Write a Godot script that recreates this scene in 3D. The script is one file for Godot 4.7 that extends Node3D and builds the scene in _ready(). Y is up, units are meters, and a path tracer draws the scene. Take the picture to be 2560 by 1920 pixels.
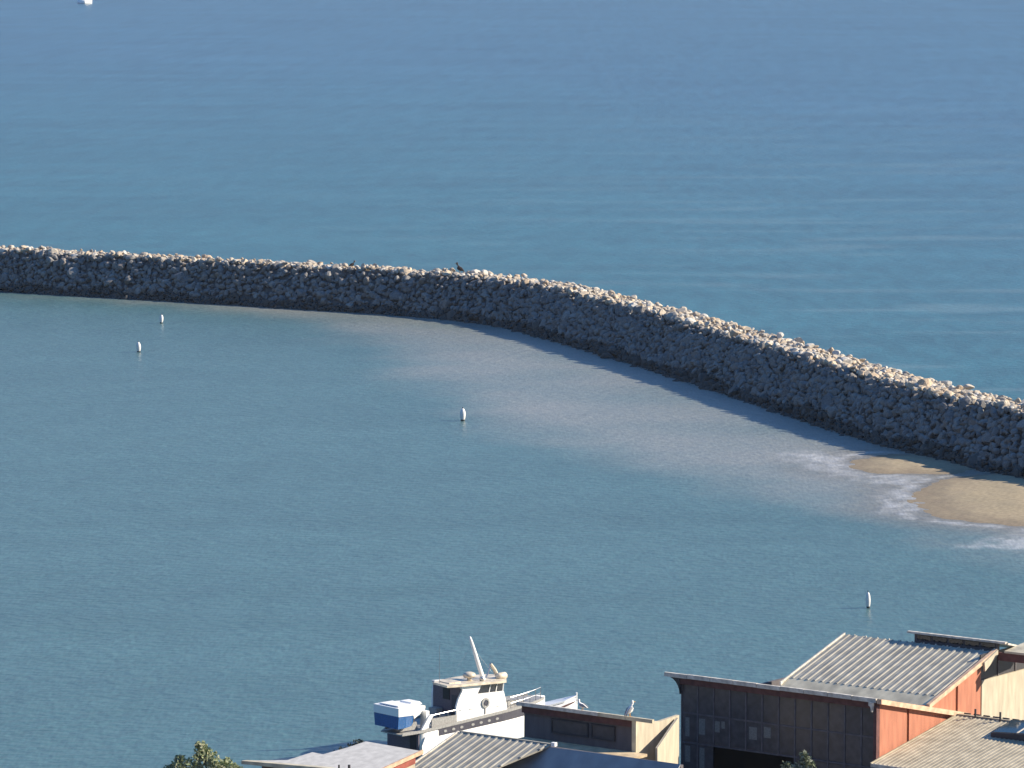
extends Node3D

# Harbour seen from a bluff: breakwater, sandbar, marker buoys, moored boat and wharf roofs.

var rng := RandomNumberGenerator.new()
var M := {}
var used := {}
var frame_o := Vector3(19.66, 0, -245)      # corner of the wharf buildings' common grid
const GRID_TURN := -37.0                    # degrees: grid u runs right and nearer, w runs away
var b0 := Vector3.ZERO                      # base of the building in hand, in (u, h, w)

# ---------------------------------------------------------------- helpers
func srgb(r: float, g: float, b: float) -> Color:
	return Color(r / 255.0, g / 255.0, b / 255.0)

func numbered(called: String, parent: Node) -> String:
	var key := str(parent.get_instance_id()) + called
	if not used.has(key):
		used[key] = 0
		return called
	used[key] += 1
	return "%s_%03d" % [called, used[key]]

func tag(o: Node, label: String, category: String, group := "") -> void:
	o.set_meta("label", label)
	o.set_meta("category", category)
	if group != "":
		o.set_meta("group", group)

func thing(called: String, label: String, category: String, at: Vector3, turn := 0.0, group := "") -> Node3D:
	var o := Node3D.new()
	o.name = numbered(called, self)
	add_child(o, true)
	o.position = at
	o.rotation_degrees.y = turn
	tag(o, label, category, group)
	return o

func obj(called: String, mesh: Mesh, mat: Material, parent: Node = self) -> MeshInstance3D:
	var o := MeshInstance3D.new()
	o.name = numbered(called, parent)
	o.mesh = mesh
	o.material_override = mat
	parent.add_child(o, true)
	return o

func begin() -> SurfaceTool:
	var st := SurfaceTool.new()
	st.begin(Mesh.PRIMITIVE_TRIANGLES)
	st.set_smooth_group(-1)
	return st

func done(st: SurfaceTool) -> ArrayMesh:
	st.generate_normals()
	return st.commit()

func tri(st: SurfaceTool, a: Vector3, b: Vector3, c: Vector3, inner: Vector3) -> void:
	# clockwise seen from outside, inner being a point on the inside
	if (b - a).cross(c - a).dot((a + b + c) / 3.0 - inner) > 0.0:
		var t := b
		b = c
		c = t
	st.add_vertex(a)
	st.add_vertex(b)
	st.add_vertex(c)

func quad(st: SurfaceTool, a: Vector3, b: Vector3, c: Vector3, d: Vector3, inner: Vector3) -> void:
	tri(st, a, b, c, inner)
	tri(st, a, c, d, inner)

func hexa(st: SurfaceTool, p: Array) -> void:
	# p: four corners of one face, then the four opposite corners in the same order
	var m := Vector3.ZERO
	for q in p:
		m += q / 8.0
	quad(st, p[0], p[1], p[2], p[3], m)
	quad(st, p[4], p[5], p[6], p[7], m)
	for k in 4:
		var n := (k + 1) % 4
		quad(st, p[k], p[n], p[4 + n], p[4 + k], m)

func box(st: SurfaceTool, lo: Vector3, hi: Vector3) -> void:
	hexa(st, [Vector3(lo.x, lo.y, lo.z), Vector3(hi.x, lo.y, lo.z), Vector3(hi.x, hi.y, lo.z), Vector3(lo.x, hi.y, lo.z),
		Vector3(lo.x, lo.y, hi.z), Vector3(hi.x, lo.y, hi.z), Vector3(hi.x, hi.y, hi.z), Vector3(lo.x, hi.y, hi.z)])

func box_mesh(lo: Vector3, hi: Vector3) -> ArrayMesh:
	var st := begin()
	box(st, lo, hi)
	return done(st)

func extrude(st: SurfaceTool, outline: Array, shift: Vector3) -> void:
	# a flat polygon (3D points in one plane) swept by shift
	var n := outline.size()
	var e := Vector3.ZERO
	for k in n:
		e += outline[k].cross(outline[(k + 1) % n])
	e = e.normalized()
	var ax: Vector3 = (outline[1] - outline[0]).normalized()
	var ay := e.cross(ax)
	var flat := PackedVector2Array()
	for p in outline:
		flat.append(Vector2((p - outline[0]).dot(ax), (p - outline[0]).dot(ay)))
	var ids := Geometry2D.triangulate_polygon(flat)
	for k in range(0, ids.size(), 3):
		var a: Vector3 = outline[ids[k]]
		var b: Vector3 = outline[ids[k + 1]]
		var c: Vector3 = outline[ids[k + 2]]
		tri(st, a, b, c, (a + b + c) / 3.0 + shift)
		tri(st, a + shift, b + shift, c + shift, (a + b + c) / 3.0)
	var area := 0.0
	for k in n:
		area += flat[k].cross(flat[(k + 1) % n])
	for k in n:
		var a: Vector3 = outline[k]
		var b: Vector3 = outline[(k + 1) % n]
		var out := (b - a).cross(e) * signf(area)      # outwards in the plane
		quad(st, a, b, b + shift, a + shift, (a + b + shift) / 2.0 - out)

func extrude_mesh(outline: Array, shift: Vector3) -> ArrayMesh:
	var st := begin()
	extrude(st, outline, shift)
	return done(st)

func tube(st: SurfaceTool, pts: Array, radii: Array, sides := 8, caps := true) -> void:
	var rings := []
	for k in pts.size():
		var d: Vector3 = (pts[mini(k + 1, pts.size() - 1)] - pts[maxi(k - 1, 0)]).normalized()
		var x := d.cross(Vector3.UP if absf(d.y) < 0.95 else Vector3.RIGHT).normalized()
		var y := d.cross(x)
		var ring := []
		for s in sides:
			var a := TAU * s / sides
			ring.append(pts[k] + (x * cos(a) + y * sin(a)) * radii[k])
		rings.append(ring)
	loft(st, rings, caps)

func loft(st: SurfaceTool, rings: Array, caps := true) -> void:
	var n: int = rings[0].size()
	var mids := []
	for r in rings:
		var m := Vector3.ZERO
		for p in r:
			m += p / n
		mids.append(m)
	for k in rings.size() - 1:
		for s in n:
			var t := (s + 1) % n
			quad(st, rings[k][s], rings[k][t], rings[k + 1][t], rings[k + 1][s], (mids[k] + mids[k + 1]) / 2.0)
	if caps:
		for k in [0, rings.size() - 1]:
			var away: Vector3 = mids[1] if k == 0 else mids[k - 1]
			for s in n:
				tri(st, mids[k], rings[k][s], rings[k][(s + 1) % n], away)

func lathe_mesh(profile: Array, sides := 16) -> ArrayMesh:
	var st := SurfaceTool.new()
	st.begin(Mesh.PRIMITIVE_TRIANGLES)
	st.set_smooth_group(0)
	var rings := []
	for p in profile:
		var ring := []
		for s in sides:
			var a := TAU * s / sides
			ring.append(Vector3(cos(a) * p[0], p[1], sin(a) * p[0]))
		rings.append(ring)
	loft(st, rings)
	return done(st)

func smooth_loft(rings: Array) -> ArrayMesh:
	var st := SurfaceTool.new()
	st.begin(Mesh.PRIMITIVE_TRIANGLES)
	st.set_smooth_group(0)
	loft(st, rings)
	return done(st)

func ellipse_ring(c: Vector3, x: Vector3, y: Vector3, n := 12) -> Array:
	var r := []
	for s in n:
		var a := TAU * s / n
		r.append(c + x * cos(a) + y * sin(a))
	return r

func G(u: float, h: float, w: float) -> Vector3:         # wharf grid to the axes of the building in hand
	return Vector3(u - b0.x, h - b0.y, -(w - b0.z))

func grid_world(u: float, h: float, w: float) -> Vector3:
	return frame_o + Basis(Vector3.UP, deg_to_rad(GRID_TURN)) * Vector3(u, h, -w)

func gbox(u0: float, u1: float, h0: float, h1: float, w0: float, w1: float) -> ArrayMesh:
	return box_mesh(G(u0, h0, w1), G(u1, h1, w0))

func building(called: String, label: String, u: float, h: float, w: float, category := "building") -> Node3D:
	b0 = Vector3(u, h, w)
	return thing(called, label, category, grid_world(u, h, w), GRID_TURN)

# ---------------------------------------------------------------- materials
func noise_image(size: int, freq: float, octaves: int, sd: int) -> Image:
	var n := FastNoiseLite.new()
	n.seed = sd
	n.noise_type = FastNoiseLite.TYPE_SIMPLEX_SMOOTH
	n.frequency = freq
	n.fractal_type = FastNoiseLite.FRACTAL_FBM
	n.fractal_octaves = octaves
	return n.get_seamless_image(size, size)

func grain_texture(size: int, freq: float, octaves: int, sd: int, lo: float, hi: float) -> ImageTexture:
	var img := noise_image(size, freq, octaves, sd)
	img.convert(Image.FORMAT_RGB8)
	for y in size:
		for x in size:
			var v := lerpf(lo, hi, img.get_pixel(x, y).r)
			img.set_pixel(x, y, Color(v, v, v))
	img.generate_mipmaps()
	return ImageTexture.create_from_image(img)

func mat(color: Color, rough: float, tex: Texture2D = null, scale := 1.0, metal := 0.0) -> StandardMaterial3D:
	var m := StandardMaterial3D.new()
	m.albedo_color = color
	m.roughness = rough
	m.metallic = metal
	if tex:
		m.albedo_texture = tex
		m.uv1_triplanar = true
		m.uv1_scale = Vector3.ONE * scale
	return m

func make_materials() -> void:
	var weather := grain_texture(256, 0.02, 5, 11, 0.72, 1.0)
	var fine := grain_texture(256, 0.06, 4, 12, 0.80, 1.0)
	var faint := grain_texture(256, 0.03, 5, 14, 0.84, 1.0)
	var rough_rock := grain_texture(256, 0.03, 5, 13, 0.55, 1.0)
	M.cream_wall = mat(srgb(196, 187, 166), 0.85, weather, 0.13)
	M.cream_metal = mat(srgb(226, 216, 188), 0.5, weather, 0.17)
	M.fascia = mat(srgb(232, 226, 214), 0.5, weather, 0.35)
	M.peach = mat(srgb(236, 200, 168), 0.7, weather, 0.3)
	M.orange = mat(srgb(188, 124, 98), 0.85, weather, 0.11)
	M.gable_red = mat(srgb(176, 98, 84), 0.85, weather, 0.2)
	M.orange_joint = mat(srgb(150, 86, 54), 0.85, fine, 0.6)
	M.dark_board = mat(srgb(104, 100, 104), 0.8, weather, 0.4)
	M.dark_batten = mat(srgb(112, 108, 114), 0.8, weather, 0.4)
	M.red_brown = mat(srgb(112, 74, 72), 0.8, weather, 0.35)
	M.dark_frame = mat(srgb(62, 62, 68), 0.6, fine, 0.6)
	M.grey_roof = mat(srgb(186, 182, 168), 0.55, weather, 0.16)
	M.tan_roof = mat(srgb(198, 188, 164), 0.6, weather, 0.16)
	M.pale_roof = mat(srgb(214, 212, 206), 0.8, faint, 0.2)
	M.steep_shade_roof = mat(srgb(164, 168, 172), 0.6, weather, 0.12)
	M.deck = mat(srgb(222, 200, 164), 0.85, weather, 0.2)
	M.curtain = mat(srgb(138, 138, 134), 0.9, fine, 0.5)
	M.glass = mat(srgb(30, 36, 46), 0.08)
	M.glass.metallic_specular = 0.6
	M.sky_glass = mat(srgb(40, 64, 78), 0.06)
	M.sky_glass.metallic_specular = 0.8
	M.front_panes = []
	for c in [srgb(82, 83, 90), srgb(74, 77, 86), srgb(90, 88, 92)]:
		var pm := mat(c, 0.35, weather, 0.3)
		M.front_panes.append(pm)
	M.interior = mat(srgb(26, 27, 33), 0.9)
	M.white_paint = mat(srgb(244, 244, 242), 0.35)
	M.gel = mat(srgb(238, 226, 204), 0.4, weather, 0.3)
	M.grey_paint = mat(srgb(170, 170, 168), 0.5, fine, 0.4)
	M.boat_dark = mat(srgb(62, 62, 78), 0.4, fine, 0.4)
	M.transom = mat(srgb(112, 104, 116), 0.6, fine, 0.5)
	M.blue_paint = mat(srgb(22, 98, 166), 0.35, fine, 0.4)
	M.black = mat(srgb(24, 26, 34), 0.5)
	M.steel = mat(srgb(190, 192, 194), 0.3, null, 1.0, 0.8)
	M.buoy_white = mat(srgb(238, 240, 240), 0.5, fine, 1.0)
	M.buoy_dark = mat(srgb(66, 72, 74), 0.8, fine, 1.0)
	M.gull_white = mat(srgb(240, 240, 236), 0.8)
	M.gull_grey = mat(srgb(150, 154, 162), 0.8)
	M.beak = mat(srgb(206, 150, 60), 0.6)
	M.brown_feather = mat(srgb(66, 56, 54), 0.9, fine, 2.0)
	M.bark = mat(srgb(92, 78, 64), 0.95, rough_rock, 1.0)
	M.land = mat(srgb(124, 116, 92), 0.95, rough_rock, 0.06)
	M.quay = mat(srgb(150, 144, 132), 0.9, weather, 0.1)
	M.sand = mat(Color.WHITE, 0.95, fine, 0.12)
	M.sand.vertex_color_use_as_albedo = true
	M.core = mat(srgb(128, 126, 124), 0.95, rough_rock, 0.2)
	var stones := [srgb(162, 158, 154), srgb(154, 152, 150), srgb(168, 160, 152), srgb(146, 146, 146), srgb(158, 150, 144), srgb(172, 170, 166)]  # tones off the crest, darkened for the shaded face
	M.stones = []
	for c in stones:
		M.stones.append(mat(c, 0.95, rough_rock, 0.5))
	M.lit_stones = []  # crest tones, lightened to paint sunlight on the top
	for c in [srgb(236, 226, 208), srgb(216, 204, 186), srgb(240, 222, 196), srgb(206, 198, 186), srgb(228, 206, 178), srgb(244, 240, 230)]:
		M.lit_stones.append(mat(c, 0.95, rough_rock, 0.5))
	for k in [M.cream_wall, M.orange, M.dark_board]:          # rain streaks run down the walls
		k.albedo_texture = faint
		k.uv1_scale = Vector3(0.3, 0.06, 0.3)
	M.wet_stone = mat(srgb(96, 94, 90), 0.6, rough_rock, 0.5)
	M.stone_mass = mat(Color.WHITE, 0.95, rough_rock, 0.5)
	M.stone_mass.vertex_color_use_as_albedo = true
	M.leaf = mat(Color.WHITE, 0.7)
	M.leaf.vertex_color_use_as_albedo = true
	M.leaf.cull_mode = BaseMaterial3D.CULL_DISABLED
	M.leaf.backlight_enabled = true
	M.leaf.backlight = Color(0.5, 0.55, 0.4)
	# water: colour per vertex (depth, sand in suspension, painted slick sheen and chop), ripples as a normal map laid out in metres
	M.water = StandardMaterial3D.new()
	M.water.vertex_color_use_as_albedo = true
	M.water.roughness = 0.3
	M.water.metallic_specular = 0.5
	var img := noise_image(1024, 0.025, 4, 21)
	img.bump_map_to_normal_map(3.0)
	M.water.normal_enabled = true
	M.water.normal_texture = ImageTexture.create_from_image(img)
	M.water.normal_scale = 0.7
	M.water.uv1_scale = Vector3(1.0 / 47.0, 1.0 / 31.0, 1)
	M.water.detail_enabled = true                           # speckle painting the light and dark of chop, on the second uv
	M.water.detail_albedo = grain_texture(512, 0.11, 2, 22, 0.80, 1.0)
	M.water.detail_blend_mode = BaseMaterial3D.BLEND_MODE_MUL
	M.water.detail_uv_layer = BaseMaterial3D.DETAIL_UV_2
	M.water.uv2_scale = Vector3(1.0 / 17.0, 1.0 / 130.0, 1)

# ---------------------------------------------------------------- start
func _ready() -> void:
	rng.seed = 4711
	var cam := Camera3D.new()
	cam.name = "camera"
	add_child(cam)
	cam.position = Vector3(0, 52, 0)
	cam.rotation_degrees.x = -6.2754
	cam.fov = 9.5786
	cam.near = 1.0
	cam.far = 60000.0
	cam.current = true

	var we := WorldEnvironment.new()
	we.name = "world_environment"
	var env := Environment.new()
	env.background_mode = Environment.BG_SKY
	var sm := ProceduralSkyMaterial.new()
	sm.sky_top_color = srgb(72, 124, 188)
	sm.sky_horizon_color = srgb(174, 193, 212)
	sm.sky_curve = 0.12
	sm.ground_bottom_color = srgb(60, 90, 110)
	sm.ground_horizon_color = srgb(150, 180, 206)
	sm.sun_angle_max = 4.0
	var sky := Sky.new()
	sky.sky_material = sm
	env.sky = sky
	env.background_energy_multiplier = 0.61
	env.tonemap_mode = Environment.TONE_MAPPER_LINEAR
	env.tonemap_exposure = 1.8
	env.fog_enabled = true                               # thin sea haze
	env.fog_density = 0.000035
	env.fog_light_color = srgb(206, 218, 236)
	env.sdfgi_enabled = true
	env.ssao_enabled = true
	env.ssil_enabled = true
	we.environment = env
	add_child(we)

	var sun := DirectionalLight3D.new()
	sun.name = "sun"
	add_child(sun)
	var s := deg_to_rad(-3.0)                            # from the right, a little beyond square to the view
	var e := deg_to_rad(28.0)
	var from := Vector3(cos(s) * cos(e), sin(e), sin(s) * cos(e))
	sun.look_at_from_position(from * 100.0, Vector3.ZERO, Vector3.UP)
	sun.light_color = Color(1.0, 0.94, 0.85)
	sun.light_energy = 1.6
	sun.light_angular_distance = 0.5
	sun.shadow_enabled = true

	make_materials()
	build_water()
	build_land()
	build_sand()
	build_breakwater()
	build_main_building()
	build_low_building()
	build_upper_building()
	build_front_building()
	build_gable_building()
	build_boat()
	build_buoys()
	build_small_boats()
	build_birds()
	build_plants()

# ---------------------------------------------------------------- water, land, sand
var wl := [Vector2(-130, -624), Vector2(-100, -605), Vector2(-82, -593), Vector2(-65, -580.3), Vector2(-34.5, -561.5), Vector2(-7, -542), Vector2(4.2, -519),
	Vector2(18.9, -472.9), Vector2(30.5, -432.5), Vector2(37.6, -413), Vector2(44.8, -396), Vector2(51, -381), Vector2(58, -362), Vector2(66, -338), Vector2(74, -312)]
var wl_path := PackedVector2Array()

func waterline() -> void:
	for k in range(1, wl.size() - 2):
		for t in 12:
			wl_path.append(wl[k].cubic_interpolate(wl[k + 1], wl[k - 1], wl[k + 2], t / 12.0))

func waterline_z(x: float) -> float:
	if x <= wl_path[0].x:
		return wl_path[0].y + (x - wl_path[0].x) * 0.65
	for k in wl_path.size() - 1:
		if x < wl_path[k + 1].x:
			return lerpf(wl_path[k].y, wl_path[k + 1].y, (x - wl_path[k].x) / (wl_path[k + 1].x - wl_path[k].x))
	return wl_path[-1].y + (x - wl_path[-1].x) * 3.2

var shallow := PackedVector2Array([Vector2(-62, -574), Vector2(-40, -556), Vector2(-24, -535), Vector2(-15, -505), Vector2(-9, -462), Vector2(-1.5, -433), Vector2(4.4, -420), Vector2(14.5, -394), Vector2(24, -379),
	Vector2(32.5, -364), Vector2(39, -350), Vector2(46, -334), Vector2(80, -300), Vector2(80, -440), Vector2(40, -460), Vector2(8, -540), Vector2(-6, -560)])
var dry_sand := [PackedVector2Array([Vector2(30.2, -404), Vector2(31.2, -411), Vector2(34, -414), Vector2(37.0, -414.5), Vector2(40, -409), Vector2(41.5, -404), Vector2(40, -400.6), Vector2(36.7, -399.6), Vector2(32.2, -400.4)]),
	PackedVector2Array([Vector2(34.3, -386), Vector2(36.3, -393), Vector2(39.4, -399.0), Vector2(43, -402), Vector2(48, -396), Vector2(54, -386), Vector2(52, -362), Vector2(45.6, -363.5), Vector2(41.6, -368.3), Vector2(38.2, -369.8), Vector2(34.7, -373.5), Vector2(33.8, -379)])]
var foam := [PackedVector2Array([Vector2(24.5, -416), Vector2(29.4, -416), Vector2(30.6, -408), Vector2(30.4, -399), Vector2(28.2, -400), Vector2(26.8, -405)]),
	PackedVector2Array([Vector2(31.4, -385), Vector2(34.6, -391), Vector2(34.0, -384), Vector2(34.4, -378), Vector2(31.2, -374), Vector2(32.4, -380)]),
	PackedVector2Array([Vector2(35.6, -356), Vector2(38.7, -360), Vector2(42, -365), Vector2(48, -362), Vector2(46, -352), Vector2(40.4, -354)]),
	PackedVector2Array([Vector2(30.6, -398.5), Vector2(36, -398.3), Vector2(34, -393.5), Vector2(31.5, -394)])]

func edge_distance(p: Vector2, poly: PackedVector2Array) -> float:      # positive inside
	var d := 1e9
	for k in poly.size():
		d = minf(d, p.distance_to(Geometry2D.get_closest_point_to_segment(p, poly[k], poly[(k + 1) % poly.size()])))
	return d if Geometry2D.is_point_in_polygon(p, poly) else -d

func lin(r: float, g: float, b: float) -> Color:
	return srgb(r, g, b).srgb_to_linear()

func grid_lines(from: float, to: float, fine0: float, fine1: float, step: float, fine_step: float, growth: float, far_lo: float, far_hi: float) -> PackedFloat64Array:
	var a := PackedFloat64Array()
	var x := from
	while x <= to:
		a.append(x)
		x += fine_step if x >= fine0 and x < fine1 else step
	var d := step
	var lo := PackedFloat64Array()
	x = from
	while x > far_lo:
		d *= growth
		x -= d
		lo.append(x)
	lo.reverse()
	d = step
	x = a[-1]
	while x < far_hi:
		d *= growth
		x += d
		a.append(x)
	lo.append_array(a)
	return lo

func build_water() -> void:
	waterline()
	sand_noise.seed = 9
	sand_noise.frequency = 0.25
	var xs := grid_lines(-170, 170, 22, 54, 2.0, 0.6, 1.2, -30000, 30000)
	var zs := grid_lines(-640, -230, -420, -345, 2.5, 0.7, 1.02, -45000, 3000)
	var n1 := FastNoiseLite.new()
	n1.seed = 5
	n1.frequency = 1.0
	n1.fractal_octaves = 4
	var deep := lin(66, 112, 136)
	var near_out := lin(57, 113, 122)
	var harbour := lin(87, 122, 124)
	var sandy := lin(157, 159, 153)
	var slick := lin(128, 156, 160)
	var white := lin(214, 216, 216)
	var wet_sand := lin(140, 132, 116)
	var pos := PackedVector3Array()
	var uv := PackedVector2Array()
	var col := PackedColorArray()
	for z in zs:
		for x in xs:
			pos.append(Vector3(x, 0, z))
			uv.append(Vector2(x, z))
			var c: Color
			var streak := n1.get_noise_2d(x * 0.006, z * 0.03) + 0.6 * n1.get_noise_2d(x * 0.02 + 50.0, z * 0.11)
			var p := Vector2(x, z)
			var into := z - waterline_z(x)
			if into < -9.0:
				c = near_out.lerp(deep, clampf((-into - 60.0) / 700.0, 0, 1))
				c = c * (1.0 + 0.2 * streak + 0.3 * n1.get_noise_2d(x * 0.3, z * 0.07))  # wind streaks and chop painted into the sea colour
				var pale := smoothstep(0.1, 0.5, n1.get_noise_2d(x * 0.014 + 7.0, z * 0.07)) * (0.25 + 0.75 * clampf((x + 20.0) / 70.0, 0, 1)) * clampf(1.3 + z / 900.0, 0, 1)
				c = c.lerp(slick, pale * 0.55)  # pale sheen of slicks, put into the colour
			else:
				c = harbour * (1.0 + 0.10 * streak + 0.14 * n1.get_noise_2d(x * 0.22, z * 0.12))
				if absf(x) < 120.0 and z > -640.0 and z < -290.0:
					var wob := 5.0 * n1.get_noise_2d(x * 0.05, z * 0.03 + 9.0) + 2.0 * n1.get_noise_2d(x * 0.2, z * 0.1)
					var d := edge_distance(p, shallow) + wob
					c = c.lerp(sandy, smoothstep(-5.0, 10.0, d) * (0.7 + 0.35 * n1.get_noise_2d(x * 0.03, z * 0.05)))
					if x > 18.0 and z > -425.0 and z < -340.0:
						var sh := sand_height(x, z)
						c = c.lerp(wet_sand, smoothstep(-0.55, 0.0, sh) * 0.8)
						var f := 0.8 * exp(-pow((sh + 0.11 + 0.03 * n1.get_noise_2d(x * 0.9, z * 0.5)) / 0.045, 2.0)) * smoothstep(-0.5, 0.15, n1.get_noise_2d(x * 0.3 + 20.0, z * 0.2))
						for poly in foam:
							f = maxf(f, smoothstep(-1.6, 2.4, edge_distance(p, poly) + 2.4 * n1.get_noise_2d(x * 0.5, z * 0.22)) * (0.72 + 0.5 * n1.get_noise_2d(x * 1.6, z * 0.7)))
						c = c.lerp(white, clampf(f, 0, 1) * 0.9)
			c.a = 1.0
			col.append(c)
	var ids := PackedInt32Array()
	var nx := xs.size()
	for j in zs.size() - 1:
		for i in nx - 1:
			var a := j * nx + i
			ids.append_array([a, a + 1, a + nx, a + 1, a + nx + 1, a + nx])
	var arr := []
	arr.resize(Mesh.ARRAY_MAX)
	var nrm := PackedVector3Array()
	nrm.resize(pos.size())
	nrm.fill(Vector3.UP)
	arr[Mesh.ARRAY_VERTEX] = pos
	arr[Mesh.ARRAY_NORMAL] = nrm
	arr[Mesh.ARRAY_TEX_UV] = uv
	arr[Mesh.ARRAY_TEX_UV2] = uv
	arr[Mesh.ARRAY_COLOR] = col
	arr[Mesh.ARRAY_INDEX] = ids
	var mesh := ArrayMesh.new()
	mesh.add_surface_from_arrays(Mesh.PRIMITIVE_TRIANGLES, arr)
	var o := obj("sea_water", mesh, M.water)
	o.set_meta("kind", "structure")
	o.set_meta("label", "blue sea water outside and inside the harbour")

func build_land() -> void:
	# quay slab under the buildings, and the bluff from which the picture is taken
	b0 = Vector3(0, 0, 0)
	var st := begin()
	var outline := [Vector2(-34, -24), Vector2(-24, -20), Vector2(-19.5, -9), Vector2(-15, -2), Vector2(-12, 3), Vector2(4, 14), Vector2(40, 30), Vector2(60, -60), Vector2(-60, -60)]
	var top := []
	for p in outline:
		top.append(G(p.x, 2.0, p.y))
	extrude(st, top, Vector3(0, -3.0, 0))
	var q := obj("quay", done(st), M.quay)
	q.position = frame_o
	q.rotation_degrees.y = GRID_TURN
	q.set_meta("kind", "structure")
	st = begin()
	var n := FastNoiseLite.new()
	n.seed = 8
	n.frequency = 0.03
	var cell := 8.0
	var hill := func(i: int, j: int) -> Vector3:
		var x := -240.0 + i * cell
		var z := -210.0 + j * cell
		var y := lerpf(1.8, 47.0, smoothstep(-195.0, -12.0, z)) if z < 0.0 else 47.0
		return Vector3(x, y + n.get_noise_2d(x, z) * 3.0 * smoothstep(-200.0, -150.0, z) - 1.5, z)
	for j in 34:
		for i in 60:
			var a: Vector3 = hill.call(i, j)
			var b: Vector3 = hill.call(i + 1, j)
			var c: Vector3 = hill.call(i + 1, j + 1)
			var d: Vector3 = hill.call(i, j + 1)
			quad(st, a, b, c, d, (a + c) / 2.0 - Vector3(0, 30, 0))
	var o := obj("bluff_terrain", done(st), M.land)
	o.set_meta("kind", "structure")

var sand_noise := FastNoiseLite.new()

func sand_height(x: float, z: float) -> float:
	var d := -1e9
	for poly in dry_sand:
		d = maxf(d, edge_distance(Vector2(x, z), poly))
	d += 1.5 * sand_noise.get_noise_2d(x * 0.5, z * 0.28) + 0.7 * sand_noise.get_noise_2d(x * 1.6, z * 0.8)
	return clampf(d * 0.06, -1.2, 0.5) + 0.03 * sand_noise.get_noise_2d(x * 3.0, z * 1.6)

func build_sand() -> void:
	var st := SurfaceTool.new()
	st.begin(Mesh.PRIMITIVE_TRIANGLES)
	st.set_smooth_group(0)
	var step := 0.6
	var hs := {}
	var nx := 56
	var nz := 106
	for j in nz + 1:
		for i in nx + 1:
			hs[Vector2i(i, j)] = sand_height(25.0 + i * step, -420.0 + j * step)
	var dry := lin(173, 158, 130)
	var wet := lin(144, 131, 110)
	for j in nz:
		for i in nx:
			var q := []
			var low := -9.0
			for k in [Vector2i(i, j), Vector2i(i + 1, j), Vector2i(i + 1, j + 1), Vector2i(i, j + 1)]:
				q.append(Vector3(25.0 + k.x * step, hs[k], -420.0 + k.y * step))
				low = maxf(low, hs[k])
			if low < -0.3:
				continue
			for t in [[0, 1, 2], [0, 2, 3]]:
				for v in t:
					var y: float = q[v].y
					st.set_color(wet.lerp(dry, smoothstep(0.02, 0.26, y + 0.1 * sand_noise.get_noise_2d(q[v].x * 2.0, q[v].z))))
					st.add_vertex(q[v])
	var o := obj("sand_beach", done(st), M.sand)
	o.set_meta("kind", "structure")

# ---------------------------------------------------------------- breakwater
func rock_mesh(sd: int) -> ArrayMesh:
	var r := RandomNumberGenerator.new()
	r.seed = sd
	var t := (1.0 + sqrt(5.0)) / 2.0
	var v := [Vector3(-1, t, 0), Vector3(1, t, 0), Vector3(-1, -t, 0), Vector3(1, -t, 0), Vector3(0, -1, t), Vector3(0, 1, t), Vector3(0, -1, -t), Vector3(0, 1, -t), Vector3(t, 0, -1), Vector3(t, 0, 1), Vector3(-t, 0, -1), Vector3(-t, 0, 1)]
	var f := [[0, 11, 5], [0, 5, 1], [0, 1, 7], [0, 7, 10], [0, 10, 11], [1, 5, 9], [5, 11, 4], [11, 10, 2], [10, 7, 6], [7, 1, 8], [3, 9, 4], [3, 4, 2], [3, 2, 6], [3, 6, 8], [3, 8, 9], [4, 9, 5], [2, 4, 11], [6, 2, 10], [8, 6, 7], [9, 8, 1]]
	var planes := []
	for k in 7:
		planes.append([Vector3(r.randfn(), r.randfn(), r.randfn()).normalized(), r.randf_range(0.5, 0.78)])
	var shape := func(p: Vector3) -> Vector3:
		p = p.normalized()
		for pl in planes:
			var over: float = p.dot(pl[0]) - pl[1]
			if over > 0.0:
				p -= pl[0] * over
		return p
	var st := begin()
	for a in f:
		var p: Vector3 = v[a[0]].normalized()
		var q: Vector3 = v[a[1]].normalized()
		var s: Vector3 = v[a[2]].normalized()
		var pq := (p + q) / 2.0
		var qs := (q + s) / 2.0
		var sp := (s + p) / 2.0
		for tr in [[p, pq, sp], [pq, q, qs], [sp, qs, s], [pq, qs, sp]]:
			tri(st, shape.call(tr[0]), shape.call(tr[1]), shape.call(tr[2]), Vector3.ZERO)
	return done(st)

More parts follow.
